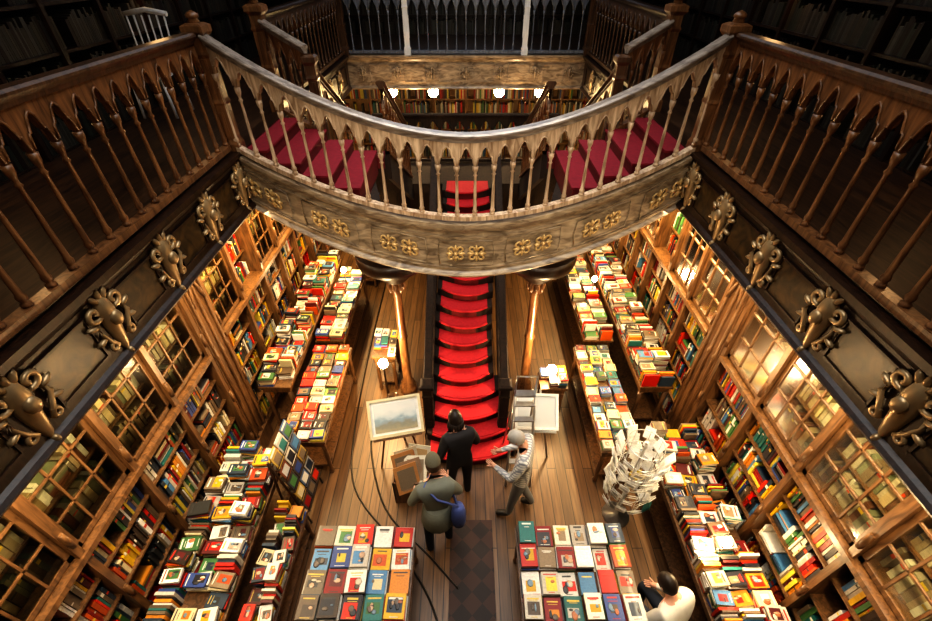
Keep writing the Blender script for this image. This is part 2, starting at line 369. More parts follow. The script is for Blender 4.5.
# ---------------- stairs ----------------
def f(b):
    n=17; rise=.143; run=.247; y0=3.72
    for k in range(n):
        z=rise*(k+1); yf=y0+run*k; w=.385+.24*max(0,(4-k))/4
        cx=.05*math.sin(k*.42+2.2)+(.06*(4-k)/4 if k<4 else 0); tw=.10*math.sin(k*.42+.9)
        def outline(w,bul): return [Vector((cx+w*(2*j/12-1),yf-bul*(1-abs(2*j/12-1)**2.2)+tw*w*(2*j/12-1),0)) for j in range(13)]
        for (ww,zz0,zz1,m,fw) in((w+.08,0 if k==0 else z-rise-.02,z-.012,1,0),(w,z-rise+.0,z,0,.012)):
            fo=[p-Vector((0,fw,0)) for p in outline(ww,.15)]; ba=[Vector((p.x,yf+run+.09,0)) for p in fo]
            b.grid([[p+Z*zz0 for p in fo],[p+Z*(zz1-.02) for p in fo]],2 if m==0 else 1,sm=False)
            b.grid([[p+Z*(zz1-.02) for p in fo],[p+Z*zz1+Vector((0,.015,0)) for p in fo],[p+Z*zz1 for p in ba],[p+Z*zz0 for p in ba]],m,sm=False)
            if m==0: b.tube([p+Z*(zz1-.012)-Vector((0,.012,0)) for p in fo],.02,0,k=6)
            for s in(0,-1):
                i0=len(b.v); b.v.extend([fo[s]+Z*zz0,fo[s]+Z*zz1,ba[s]+Z*zz1,ba[s]+Z*zz0]); b.face([i0,i0+1,i0+2,i0+3],m)
    for sg in(-1,1):
        fr=[((sg*.54,4.0,.0),(1,0,0),Z),((sg*.54,7.9,2.26),(1,0,0),Z)]
        b.sweep(fr,[(-.035,-.0),(.035,0),(.035,.38),(-.035,.38)],1)
    b.bx(-1.85,1.85,7.9,9.0,2.25,2.42,1)
    for sg in(-1,1):
        for k in range(9):
            yy=7.9-(k+1)*.235; z=2.43+(k+1)*.14
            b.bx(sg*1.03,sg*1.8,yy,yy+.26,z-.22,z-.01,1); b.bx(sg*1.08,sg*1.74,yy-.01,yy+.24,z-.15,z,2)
        for xx in(1.82,1.03):
            fr=[((sg*xx,5.78,3.4),(1,0,0),Z),((sg*xx,7.9,2.1),(1,0,0),Z)]
            b.sweep(fr,[(-.03,0),(.03,0),(.03,.4),(-.03,.4)],1)
        b.rev((sg*1.3,8.7,0),[(0,.1),(.1,.1),(.12,.07),(2.2,.06),(2.26,.12)],10,1)
one('grand_staircase',[M_red,M_matte,M_redd],f)
for sg in(-1,1):
    def f(b):
        x,y=sg*.97,4.97
        b.rev((x,y,0),[(0,.14),(.12,.14),(.16,.10),(.22,.115),(.26,.075),(1.2,.065),(1.24,.085),(1.28,.065),(2.05,.06),(2.08,.085),(2.12,.07),(2.2,.10),(2.26,.09),(2.3,.13)],12,0)
        for i in range(8):
            a=i*math.pi/4; d=Vector((math.cos(a),math.sin(a),0)); b.ell((x+d.x*.1,y+d.y*.1,2.2),d*.035,d.cross(Z)*.03,Z*.09,0,seg=6,ring=4)
        b.rev((x,y,2.3),[(0,.13),(.06,.2),(.12,.22),(.2,.34),(.24,.36),(.3,.46),(.36,.48),(.5,.48)],20,1)
    one('gothic_column',[M_side,M_dark],f)

# ---------------- books ----------------
PAL=[(.75,.72,.62),(.7,.60,.38),(.55,.03,.02),(.04,.04,.05),(.06,.10,.30),(.68,.42,.04),(.8,.77,.72),(.5,.10,.03),(.03,.17,.16),(.3,.22,.14),(.75,.60,.10),(.10,.24,.42),(.28,.02,.02),(.55,.5,.44),(.08,.20,.07),(.68,.28,.05),(.85,.83,.78),(.02,.02,.03),(.12,.08,.05),(.03,.05,.08),(.2,.15,.1),(.12,.02,.02),(.05,.03,.02),(.6,.05,.03),(.03,.03,.03)]
OLD=[(.35,.26,.15),(.45,.36,.24),(.2,.15,.1),(.28,.24,.18),(.5,.45,.35),(.16,.07,.04),(.22,.24,.16)]
def vary(c,k=.2):
    s=U(1-k,1+k); return tuple(min(1,x*s) for x in c)
def spines(b,sg,xf,y0,y1,z,hmax,pal,wr=(.018,.045),fill=.93):
    y=y0+.01
    while y<y1-.03:
        if R()>fill: y+=U(.03,.15); continue
        if R()<.10:
            n=random.randint(3,6); zz=z; w=U(.16,.22)
            if y+w>y1: break
            for _ in range(n):
                t=U(.02,.04)
                if zz+t>z+hmax: break
                b.bx(sg*(xf+U(0,.03)),sg*(xf+.2),y,y+w,zz,zz+t*.95,0,vary(random.choice(pal))); zz+=t
            y+=w+.01; continue
        base=random.choice(pal) if R()<.7 else None
        for _ in range(random.randint(1,7)):
            w=U(*wr); h=hmax*U(.62,.97)
            if y+w>y1: break
            c=vary(base if base and R()<.6 else random.choice(pal)); x=xf+U(0,.03)
            b.bx(sg*x,sg*(x+.16),y+.001,y+w-.002,z,z+h,0,c)
            if R()<.6:
                lc=random.choice([(.85,.8,.7),(.05,.05,.05),(.8,.6,.1),(.7,.1,.05)]); z1=z+h*U(.45,.8)
                b.bx(sg*(x-.002),sg*x,y+.004,y+w-.005,z1,z1+h*U(.06,.16),0,lc)
            y+=w
def bookcase(sg,y0,n,mw,glaz):
    e=empty('bookcase'); c=MB(); g=MB(); bk=MB(); bo=MB()
    y1=y0+n*mw; xf=WX; xb=3.44
    c.bx(sg*(xb-.02),sg*xb,y0,y1,.0,3.52,1)
    shl=[.14,.52,.90,1.27,1.64]; shu=[2.06,2.44,2.80,3.16]
    for z in shl: c.bx(sg*(xf+.03),sg*xb,y0,y1,z-.022,z,0)
    for z in shu[1:]: c.bx(sg*(xf+.13),sg*xb,y0,y1,z-.022,z,0)
    c.bx(sg*(xf-.06),sg*xb,y0,y1,2.0,2.06,0); c.bx(sg*(xf-.03),sg*xb,y0,y1,1.97,2.0,0)
    c.bx(sg*(xf-.06),sg*xb,y0,y1,3.46,3.57,0); c.bx(sg*(xf-.1),sg*xb,y0,y1,3.52,3.57,0)
    c.bx(sg*(xf-.02),sg*xb,y0,y1,0,.12,0)
    for i in range(n+1):
        y=y0+i*mw; c.bx(sg*(xf-.01),sg*xb,y-.022,y+.022,0,3.47,0)
        c.bx(sg*(xf-.04),sg*(xf),y-.03,y+.03,0,3.47,0)
        for z in(.3,1.2,2.2,3.2): c.rev((sg*(xf-.045),y,z),[(0,.02),(.1,.028),(.2,.02)],8,0)
    for i in range(n):
        a=y0+i*mw+.03; d=y0+(i+1)*mw-.03
        for z in shl: spines(bk,sg,xf+.05,a,d,z,.31,PAL)
        for z in shu: spines(bo,sg,xf+.14,a,d,z,.30,(OLD+PAL[:2]) if i in glaz else PAL,(.03,.07) if i in glaz else (.02,.045),.95)
        if i in glaz:
            z0,z1=2.075,3.45; x=xf+.005
            for (p,q,r,s) in((a,d,z0,z0+.05),(a,d,z1-.05,z1),(a,a+.045,z0,z1),(d-.045,d,z0,z1)): c.bx(sg*x,sg*(x+.03),p,q,r,s,0)
            for j in(1,2): yy=a+(d-a)*j/3; c.bx(sg*x,sg*(x+.02),yy-.009,yy+.009,z0,z1,0)
            for j in(1,2,3): zz=z0+(z1-z0)*j/4; c.bx(sg*x,sg*(x+.02),a,d,zz-.009,zz+.009,0)
            for j in range(3):
                w3=(d-a)/3; cy=a+w3*(j+.5)
                c.tube([Vector((sg*(x+.005),cy-w3*.48,z1-.16)),Vector((sg*(x+.005),cy-w3*.3,z1-.09)),Vector((sg*(x+.005),cy,z1-.05)),Vector((sg*(x+.005),cy+w3*.3,z1-.09)),Vector((sg*(x+.005),cy+w3*.48,z1-.16))],.008,0,k=4)
            gx=sg*(x+.014); g.grid([[Vector((gx,a+.04,z0+.04)),Vector((gx,d-.04,z0+.04))],[Vector((gx,a+.04,z1-.04)),Vector((gx,d-.04,z1-.04))]],0,sm=False)
    c.build('carcass',[M_case,M_back],e); g.build('door_glass',[M_glass],e); bk.build('books',[M_book],e); bo.build('old_books',[M_bookd],e)
for sg in(-1,1):
    bookcase(sg,.0,5,.75,[0,1,2,3,4])
    bookcase(sg,4.15,8,.7,[0,2,3,5,6,7] if sg<0 else [0,1,3,5,7])
    def f(b):
        y0,y1=3.78,4.12
        b.bx(sg*(WX-.05),sg*3.44,y0,y1,0,3.57,0)
        b.bx(sg*(WX-.1),sg*3.3,y0-.02,y1+.02,0,.3,0); b.bx(sg*(WX-.1),sg*3.3,y0-.02,y1+.02,3.3,3.57,0)
        for yy in(y0+.04,y1-.04,(y0+y1)/2): b.rev((sg*(WX-.06),yy,.3),[(0,.03),(.05,.022),(1.6,.02),(1.65,.035),(1.7,.02),(2.9,.02),(2.98,.04)],8,0)
        b.tube([Vector((sg*(WX-.07),y0+.05+.24*i/8,2.7+.3*math.sin(math.pi*i/8))) for i in range(9)],.02,0)
        bracket(b,(sg*(WX-.08),(y0+y1)/2,3.35),Vector((0,1,0)),Z,Vector((-sg,0,0)),.8,1)
    one('carved_pilaster',[M_case,M_orn],f)
def shelfwall(name,p0,d,n_,L,z0,H,rows,pal,mulmat):
    e=empty(name); c=MB(); bk=MB(); p0=Vector(p0);d=Vector(d);n_=Vector(n_); Rm=Matrix((d,n_,Z)).transposed()
    c.box(p0+d*(L/2)+n_*.01+Z*(z0+H/2),(L,.02,H),Rm,1)
    for i in range(rows+1): c.box(p0+d*(L/2)+n_*.15+Z*(z0+H*i/rows),(L,.3,.03),Rm,0)
    m=int(L/.8)
    for i in range(m+1): c.box(p0+d*(L*i/m)+n_*.16+Z*(z0+H/2),(.05,.32,H),Rm,0)
    hh=H/rows
    for r in range(rows):
        t=.05
        while t<L-.08:
            w=U(.02,.05) 
            if R()<.05: t+=.15; continue
            h=min(.32,hh*.85)*U(.7,1)
            bk.box(p0+d*(t+w/2)+n_*.18+Z*(z0+hh*r+.015+h/2),(w*.93,.18,h),Rm,0,vary(random.choice(pal))); t+=w
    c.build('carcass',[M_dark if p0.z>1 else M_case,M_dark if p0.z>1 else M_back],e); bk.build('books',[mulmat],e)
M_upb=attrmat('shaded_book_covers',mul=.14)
M_rearb=attrmat('rear_book_covers',mul=.4)  # cover palette darkened, the dim rear's shade put into the colour
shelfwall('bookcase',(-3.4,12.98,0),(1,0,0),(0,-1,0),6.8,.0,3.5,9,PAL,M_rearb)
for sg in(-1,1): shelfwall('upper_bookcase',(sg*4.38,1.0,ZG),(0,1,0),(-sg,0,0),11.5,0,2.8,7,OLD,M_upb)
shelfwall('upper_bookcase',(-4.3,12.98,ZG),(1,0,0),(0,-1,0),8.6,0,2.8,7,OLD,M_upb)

def flatbook(b,x,y,z,w,l,h,ang,detail=True,tilt=0):
    Rm=Matrix.Rotation(ang,3,'Z')@Matrix.Rotation(tilt,3,'X'); c=vary(random.choice(PAL) if R()<.85 else random.choice([(.8,.77,.72),(.72,.70,.64),(.62,.58,.5)]))
    o=Vector((x,y,z)); b.box(o+Rm@Vector((0,0,h/2)),(w*.985,l*.985,h*.86),Rm,0,(.60,.56,.46))
    b.box(o+Rm@Vector((0,0,h-.0015)),(w,l,.003),Rm,0,c); b.box(o+Rm@Vector((-w/2,0,h/2)),(.003,l,h),Rm,0,c); b.box(o+Rm@Vector((0,-l/2,h/2)),(w,.003,h),Rm,0,c)
    if detail:
        t=o+Rm@Vector((0,0,h+.0008)); k=R(); c2=vary(random.choice(PAL)); c3=random.choice([(.85,.82,.74),(.05,.05,.05),(.75,.55,.12),(.6,.07,.05),(.85,.82,.74)])
        if k<.85:
            cy=U(-.18,.05)*l; b.box(t+Rm@Vector((U(-.08,.08)*w,cy,0)),(w*U(.45,.8),l*U(.3,.7),.002),Rm,0,c2)
            for _ in range(random.randint(1,5)):
                q=t+Rm@Vector((U(-.22,.22)*w,cy+U(-.16,.16)*l,.0015)); b.ell(q,Rm@Vector((w*U(.05,.2),0,0)),Rm@Vector((0,l*U(.04,.2),0)),Rm@Vector((0,0,.002)),0,vary(random.choice([(.6,.42,.3),(.7,.62,.5),(.15,.12,.1),(.5,.2,.1),(.04,.04,.05),(.2,.3,.4)])),7,4)
        b.box(t+Rm@Vector((0,l*U(.28,.4),.001)),(w*U(.5,.85),l*U(.04,.09),.002),Rm,0,c3)
        if R()<.6: b.box(t+Rm@Vector((0,l*.22,.001)),(w*U(.3,.6),l*.025,.002),Rm,0,c3)
        if R()<.5: b.box(t+Rm@Vector((0,-l*.43,.001)),(w*U(.3,.6),l*.025,.002),Rm,0,c3)
def stackgrid(b,x0,x1,y0,y1,z,ang=0,dx=.2,dy=.255,hr=(.04,.16),miss=.04,jit=.06,up=0):
    nx=max(1,int(round((x1-x0)/dx))); ny=max(1,int(round((y1-y0)/dy))); ax=(x1-x0)/nx; ay=(y1-y0)/ny
    for i in range(nx):
        for j in range(ny):
            if R()<miss: continue
            H=U(*hr); zz=z; x=x0+ax*(i+.5); y=y0+ay*(j+.5)
            if R()<up:
                q=y-ay*.46
                while q<y+ay*.44:
                    t=U(.018,.035); hh=U(.15,.23); l=ax*U(.7,.95); b.bx(x-l/2,x+l/2,q,q+t*.93,z,z+hh,0,vary(random.choice(PAL))); q+=t
                continue
            if abs(math.sin(ang))>.7: w=min(ay*.93,.19)*U(.82,1); l=min(ax*.95,.26)*U(.82,1)
            else: w=min(ax*.94,.2)*U(.88,1); l=min(ay*.97,.26)*U(.9,1)
            while zz<z+H:
                t=U(.015,.035); last=zz+t>=z+H
                flatbook(b,x+U(-.01,.01),y+U(-.01,.01),zz,w,l,t,ang+U(-jit,jit),last); zz+=t
def table(name,x0,x1,y0,y1,z=.78,ang=0,dx=.2,dy=.255,hr=(.04,.14),jit=.06,up=0,miss=.04):
    e=empty(name); t=MB()
    t.bx(x0,x1,y0,y1,z-.04,z); t.bx(x0+.03,x1-.03,y0+.03,y1-.03,z-.14,z-.04)
    for x in(x0+.06,x1-.06):
        for y in(y0+.06,y1-.06): t.rev((x,y,0),[(0,.03),(.05,.04),(.1,.025),(.35,.035),(.5,.03),(z-.14,.04)],8)
    t.bx(x0+.05,x1-.05,y0+.05,y1-.05,.15,.18)
    t.build('table_frame',[M_case],e)
    b=MB(); stackgrid(b,x0+.01,x1-.01,y0+.01,y1-.01,z+.001,ang,dx,dy,hr,jit=jit,up=up,miss=miss)
    b.build('displayed_books',[M_book],e)
    return e
table('book_table',-1.64,-.56,1.36,2.3,dx=.2,dy=.235,hr=(.04,.16),jit=.03,miss=0)
table('book_table',.55,1.72,1.36,2.3,dx=.2,dy=.235,hr=(.04,.16),jit=.03,miss=0)
HP=math.pi/2
table('book_table',-2.46,-1.86,3.4,5.2,ang=HP,dx=.2,dy=.15,hr=(.02,.08))
table('book_table',-2.5,-2.02,5.35,7.4,ang=HP,dx=.2,dy=.15,up=.1)
table('book_table',-2.98,-2.52,4.2,7.6,z=.95,ang=HP,dx=.2,dy=.15,hr=(.05,.32),jit=.15,up=.3)
table('book_table',1.75,2.3,3.25,5.2,ang=-HP,dx=.2,dy=.15,hr=(.02,.1))
table('book_table',1.95,2.45,5.35,8.2,ang=-HP,dx=.2,dy=.15,up=.1)
table('book_table',2.5,2.98,4.2,8.0,z=.95,ang=-HP,dx=.2,dy=.15,hr=(.05,.32),jit=.15,up=.3)
table('book_table',-2.98,-2.3,.5,3.2,z=.85,ang=HP,dx=.21,dy=.16,hr=(.04,.34),jit=.18,up=.3)
table('book_table',-2.22,-1.9,1.2,2.6,z=.6,ang=HP,dx=.16,dy=.17,hr=(.05,.3),jit=.2,up=.3)
table('book_table',2.34,2.98,.5,3.5,z=.85,ang=-HP,dx=.2,dy=.16,hr=(.04,.30),jit=.18,up=.25)
table('book_table',1.1,1.5,4.3,4.65,z=.8,dx=.13,dy=.16)
table('book_table',-1.5,-1.12,4.95,5.5,z=.8,dx=.13,dy=.16)
table('book_table',-2.4,-1.95,7.9,9.4,ang=HP,dx=.22,dy=.2); table('book_table',1.95,2.4,8.6,10.2,ang=-HP,dx=.22,dy=.2)

def rack(name,x,y,h,rad,white,zl=.58):
    e=empty(name)
    def f(b):
        b.rev((x,y,0),[(0,rad*.7),(.03,rad*.7),(.05,.03),(h,.015),(h+.05,.02)],12)
        for i in range(6):
            z=.5+(h-.5)*i/5; b.tor((x,y,z),(1,0,0),(0,1,0),rad*.8,.006,n=20,k=4)
        for i in range(8):
            a=i*math.pi/4+.2; b.tube([(x+rad*.8*math.cos(a),y+rad*.8*math.sin(a),.45),(x+rad*.8*math.cos(a),y+rad*.8*math.sin(a),h)],.005,k=4)
    one('rack_frame',[M_steel],f,e)
    def g(b):
        for i in range(7):
            z=zl+(h-zl+.03)*i/7
            for k in range(9):
                a=k*2*math.pi/9+.17*i; d=Vector((math.cos(a),math.sin(a),0))
                Rm=Matrix((d.cross(Z),d,Z)).transposed()@Matrix.Rotation(-.45+U(-.15,.15),3,'X')@Matrix.Rotation(U(-.15,.15),3,'Y')
                col=vary((.84,.84,.82),.08) if R()<white else vary(random.choice(PAL))
                rr=rad*U(.85,1.12)
                for q in range(2):
                    o=Vector((x,y,z))+d*(rr+.012*q)+Z*(-.02*q); b.box(o,(.115,.004,.15),Rm,0,col)
                if R()<.75:
                    o=Vector((x,y,z))+d*(rr+.018)+Z*-.01
                    b.box(o,(.08,.003,.08),Rm,0,vary(random.choice([(.5,.5,.5),(.3,.35,.4),(.6,.55,.45),(.3,.3,.3)])))
    one('cards',[M_paper],g,e)
rack('postcard_rack',1.98,2.82,1.6,.25,.95)
e=empty('magazine_stand')
def f(b):
    for yy in(2.72,3.28):
        b.tube([(-2.02,yy,0),(-2.2,yy,1.4)],.015); b.tube([(-2.28,yy,0),(-2.2,yy,1.4)],.015)
    for k in range(5):
        z=.28+k*.24; x=-2.02-.18*z/1.4; b.bx(x-.02,x+.07,2.72,3.28,z-.01,z); b.tube([(x+.07,2.72,z+.05),(x+.07,3.28,z+.05)],.006,k=4)
one('stand_frame',[M_dark],f,e)
def f(b):
    for k in range(5):
        z=.28+k*.24; x=-2.0-.18*z/1.4
        for j in range(3):
            yy=2.82+.185*j; Rm=Matrix.Rotation(-.3,3,'Y')
            c=vary(random.choice([(.05,.05,.06),(.3,.1,.05),(.7,.68,.6),(.1,.15,.25),(.5,.35,.1),(.08,.06,.05)]))
            o=Vector((x+.01,yy,z+.11)); b.box(o,(.012,.165,.22),Rm,0,c); b.box(o+Rm@Vector((.008,0,-.02)),(.003,.12,.11),Rm,0,vary(random.choice(PAL))); b.box(o+Rm@Vector((.008,0,.085)),(.003,.14,.025),Rm,0,(.8,.77,.7))
one('magazines',[M_paper],f,e)

def painting_mat(kind):
    m,nt,b=mat_new('painted_canvas'); tc=nt.nodes.new('ShaderNodeTexCoord'); n=nt.nodes.new('ShaderNodeTexNoise'); n.inputs['Scale'].default_value=5; n.inputs['Detail'].default_value=6
    sp=nt.nodes.new('ShaderNodeSeparateXYZ'); nt.links.new(tc.outputs['Generated'],sp.inputs[0]); nt.links.new(tc.outputs['Generated'],n.inputs[0])
    ad=nt.nodes.new('ShaderNodeMath'); ad.operation='MULTIPLY_ADD'; ad.inputs[1].default_value=.45; nt.links.new(n.outputs['Fac'],ad.inputs[0]); nt.links.new(sp.outputs['Y'],ad.inputs[2])
    r=nt.nodes.new('ShaderNodeValToRGB'); el=r.color_ramp.elements
    cols=[(.25,(.38,.33,.22)),(.45,(.25,.25,.2)),(.62,(.28,.36,.42)),(.75,(.5,.55,.57)),(1,(.62,.63,.62))] if kind else [(.2,(.55,.56,.54)),(.5,(.58,.60,.6)),(1,(.6,.62,.62))]
    el[0].position=cols[0][0]; el[0].color=(*cols[0][1],1); el[1].position=cols[-1][0]; el[1].color=(*cols[-1][1],1)
    for p,c in cols[1:-1]: k=el.new(p); k.color=(*c,1)
    nt.links.new(ad.outputs[0],r.inputs[0]); nt.links.new(r.outputs[0],b.inputs['Base Color']); b.inputs['Roughness'].default_value=.6
    return m
M_gold=plain('pale_gold_frame',(.62,.55,.36),.4,.2)
def easel(name,x,y,z,w,h,yaw,tilt,kind,legmat,frame):
    e=empty(name); Rm=Matrix.Rotation(yaw,3,'Z')@Matrix.Rotation(tilt,3,'X'); o=Vector((x,y,z))
    def f(b):
        t=.035
        for sy in(-1,1): b.box(o+Rm@Vector((0,sy*(h/2-t/2),.01)),(w,t,.035),Rm)
        for sx in(-1,1): b.box(o+Rm@Vector((sx*(w/2-t/2),0,.01)),(t,h-2*t,.035),Rm)
    one('picture_frame',[frame],f,e)
    M1=MB(); M1.box((0,0,0),(w-.06,h-.06,.01)); c=M1.build('canvas',[painting_mat(kind)],e); c.matrix_world=Matrix.Translation(o)@Rm.to_4x4()
    M2=MB(); M2.box((0,0,0),(w-.05,h-.05,.004)); c2=M2.build('mount',[M_white],e); c2.matrix_world=Matrix.Translation(o+Rm@Vector((0,0,-.008)))@Rm.to_4x4()
    if kind: c.scale=(.86,.82,1); c.location=o+Rm@Vector((0,0,.004))
    def g(b):
        top=o+Rm@Vector((0,h*.6,-.03)); 
        for sx in(-1,1):
            ft=o+Rm@Vector((sx*w*.42,0,0))
            b.tube([top+Rm@Vector((sx*.05,0,0)),Vector((ft.x,ft.y-.05,0.01))],.016)
        bk=o+Vector((0,.35,0)); b.tube([top,Vector((bk.x,bk.y,.01))],.016)
        b.box(o+Rm@Vector((0,-h*.5-.02,-.0)),(w*.9,.03,.06),Rm)
    one('easel_legs',[legmat],g,e)
easel('painting_on_easel',-.93,3.62,1.05,.70,.50,math.radians(12),math.radians(38),1,M_case,M_gold)
easel('painting_on_easel',.95,3.74,1.0,.58,.48,math.radians(-3),math.radians(40),0,M_steel,M_white)
def f(b):
    x=.72
    for sx in(-.17,.17):
        b.tube([(x+sx,3.22,0.02),(x+sx*.7,3.5,1.6)],.02); b.tube([(x+sx,3.86,0.02),(x+sx*.7,3.52,1.58)],.015)
    for k in range(6):
        t=(k+1)/6.5; b.box((x,3.22+.28*t,1.6*t),(.32*(1-.25*t),.07,.022))
    b.box((x,3.54,1.6),(.25,.10,.025)); b.tube([(x-.12,3.52,1.6),(x-.12,3.5,1.95),(x+.12,3.5,1.95),(x+.12,3.52,1.6)],.014)
one('stepladder',[M_steel],f)
def f(b):
    b.bx(-.95,-.52,2.98,3.4,0,.05,0); 
    for (a,c,d,e) in((-.95,-.93,2.98,3.4),(-.54,-.52,2.98,3.4),(-.95,-.52,2.98,3.0),(-.95,-.52,3.38,3.4)): b.bx(a,c,d,e,.05,.5,0)
    for k in range(6):
        Rm=Matrix.Rotation(U(-.4,.4),3,'Z')@Matrix.Rotation(U(-1.1,-.5),3,'X')
        col=random.choice([(.5,.42,.3),(.4,.2,.08),(.25,.16,.1),(.6,.56,.46)])
        o=Vector((-.73+U(-.1,.1),3.02+k*.06,.56)); b.box(o,(.30,.012,.36),Rm,1,col); b.box(o+Rm@Vector((0,-.008,0)),(.22,.006,.26),Rm,1,vary(random.choice([(.4,.28,.15),(.2,.15,.1),(.5,.42,.3),(.35,.12,.05)]))); b.box(o+Rm@Vector((0,.008,0)),(.22,.006,.26),Rm,1,vary(random.choice([(.4,.28,.15),(.2,.15,.1),(.5,.42,.3),(.35,.12,.05)])))
one('print_browser_box',[M_case,M_paper],f)
def f(b):
    for pts in([(-1.8,9.5),(-1.8,8),(-1.8,6),(-1.74,4.2),(-1.55,3.2),(-.9,2.45),(-.42,1.83),(-.2,1.2),(-.12,.4)],[(-1.45,4.4),(-1.42,3.8),(-1.08,2.9),(-.45,2.3),(-.05,1.9)]):
        P=[]
        for i in range(len(pts)-1):
            p0=pts[max(0,i-1)];p1=pts[i];p2=pts[i+1];p3=pts[min(len(pts)-1,i+2)]
            for k in range(6):
                t=k/6; P.append(Vector([.5*((2*p1[a])+(-p0[a]+p2[a])*t+(2*p0[a]-5*p1[a]+4*p2[a]-p3[a])*t*t+(-p0[a]+3*p1[a]-3*p2[a]+p3[a])*t**3) for a in(0,1)]+[.003]))
        b.tube(P,.013,k=6)
one('cart_track',[M_iron],f)
for sg in(-1,1):
    e=empty('floor_lamp' if sg<0 else 'table_lamp'); x=sg*1.27; y=4.72 if sg<0 else 4.5; zz=.9 if sg<0 else 1.0
    one('stand',[M_dark],lambda b:b.rev((x,y,0 if sg<0 else .8),[(0,.09),(.03,.09),(.05,.03),(.3,.02),(.82,.015),(.85,.04)] if sg<0 else [(0,.06),(.02,.06),(.04,.02),(.14,.03)],10),e)
    one('globe',[M_bulb],lambda b:b.ell((x,y,zz),(.075,0,0),(0,.075,0),(0,0,.08),seg=14,ring=10),e)
for i,x in enumerate((-1.58,-.7,.71,1.58)):
    e=empty('ceiling_spotlight')
    one('fitting',[M_dark],lambda b:b.rev((x,10.3,3.53),[(0,.06),(.05,.05)],10),e)
    one('bulb',[M_bulb],lambda b:b.ell((x,10.28,3.46),(.11,0,0),(0,.11,0),(0,0,.11)),e)
for (x,y,z) in((2.6,1.95,.86),(2.35,6.6,.8),(-2.3,6.9,.8)):
    e=empty('desk_lamp')
    one('stem',[M_dark],lambda b:(b.rev((x,y,z),[(0,.06),(.02,.06),(.03,.012),(.34,.01)],10)),e)
    one('bulb',[M_bulb],lambda b:b.ell((x,y,z+.36),(.05,0,0),(0,.05,0),(0,0,.055)),e)
    l=bpy.data.lights.new('desk_light','POINT'); l.energy=18; l.color=(1,.72,.4); l.shadow_soft_size=.05; o=bpy.data.objects.new('desk_light',l); o.location=(x-.12*(1 if x>0 else -1),y,z+.45); scene.collection.objects.link(o)
def f(b):
    x,y=-3.75,5.9
    for dx in(-.2,.2):
        for dy in(-.2,.2): b.tube([(x+dx,y+dy,ZG),(x+dx*.9,y+dy*.9,ZG+.45)],.018)
    b.bx(x-.22,x+.22,y-.22,y+.22,ZG+.44,ZG+.48)
    for k in range(6): b.tube([(x-.2+.08*k,y+.2,ZG+.48),(x-.22+.088*k,y+.27,ZG+1.02)],.011)
    b.tube([(x-.25,y+.28,ZG+1.03),(x,y+.3,ZG+1.07),(x+.25,y+.28,ZG+1.03)],.03)
one('spindle_chair',[M_white],f)

# ---------------- people ----------------
def eval_mesh(o,name):
    bpy.context.view_layer.update(); dg=bpy.context.evaluated_depsgraph_get()
    me=bpy.data.meshes.new_from_object(o.evaluated_get(dg)); me.name=name
    bpy.data.objects.remove(o); return me
def skinned(name,verts,edges,rad,roots,sub=2):
    me=bpy.data.meshes.new(name+'_t'); me.from_pydata([tuple(v) for v in verts],edges,[]); o=bpy.data.objects.new(name+'_t',me); scene.collection.objects.link(o)
    o.modifiers.new('s','SKIN')
    for i,r in enumerate(rad):
        d=me.skin_vertices[0].data[i]; d.radius=(r,r) if not isinstance(r,tuple) else r; d.use_root=i in roots
    m=o.modifiers.new('ss','SUBSURF'); m.levels=sub; m.render_levels=sub
    return eval_mesh(o,name)
def segd(p,a,b):
    ab=b-a; t=max(0,min(1,(p-a).dot(ab)/max(1e-9,ab.length_squared))); return (p-(a+ab*t)).length
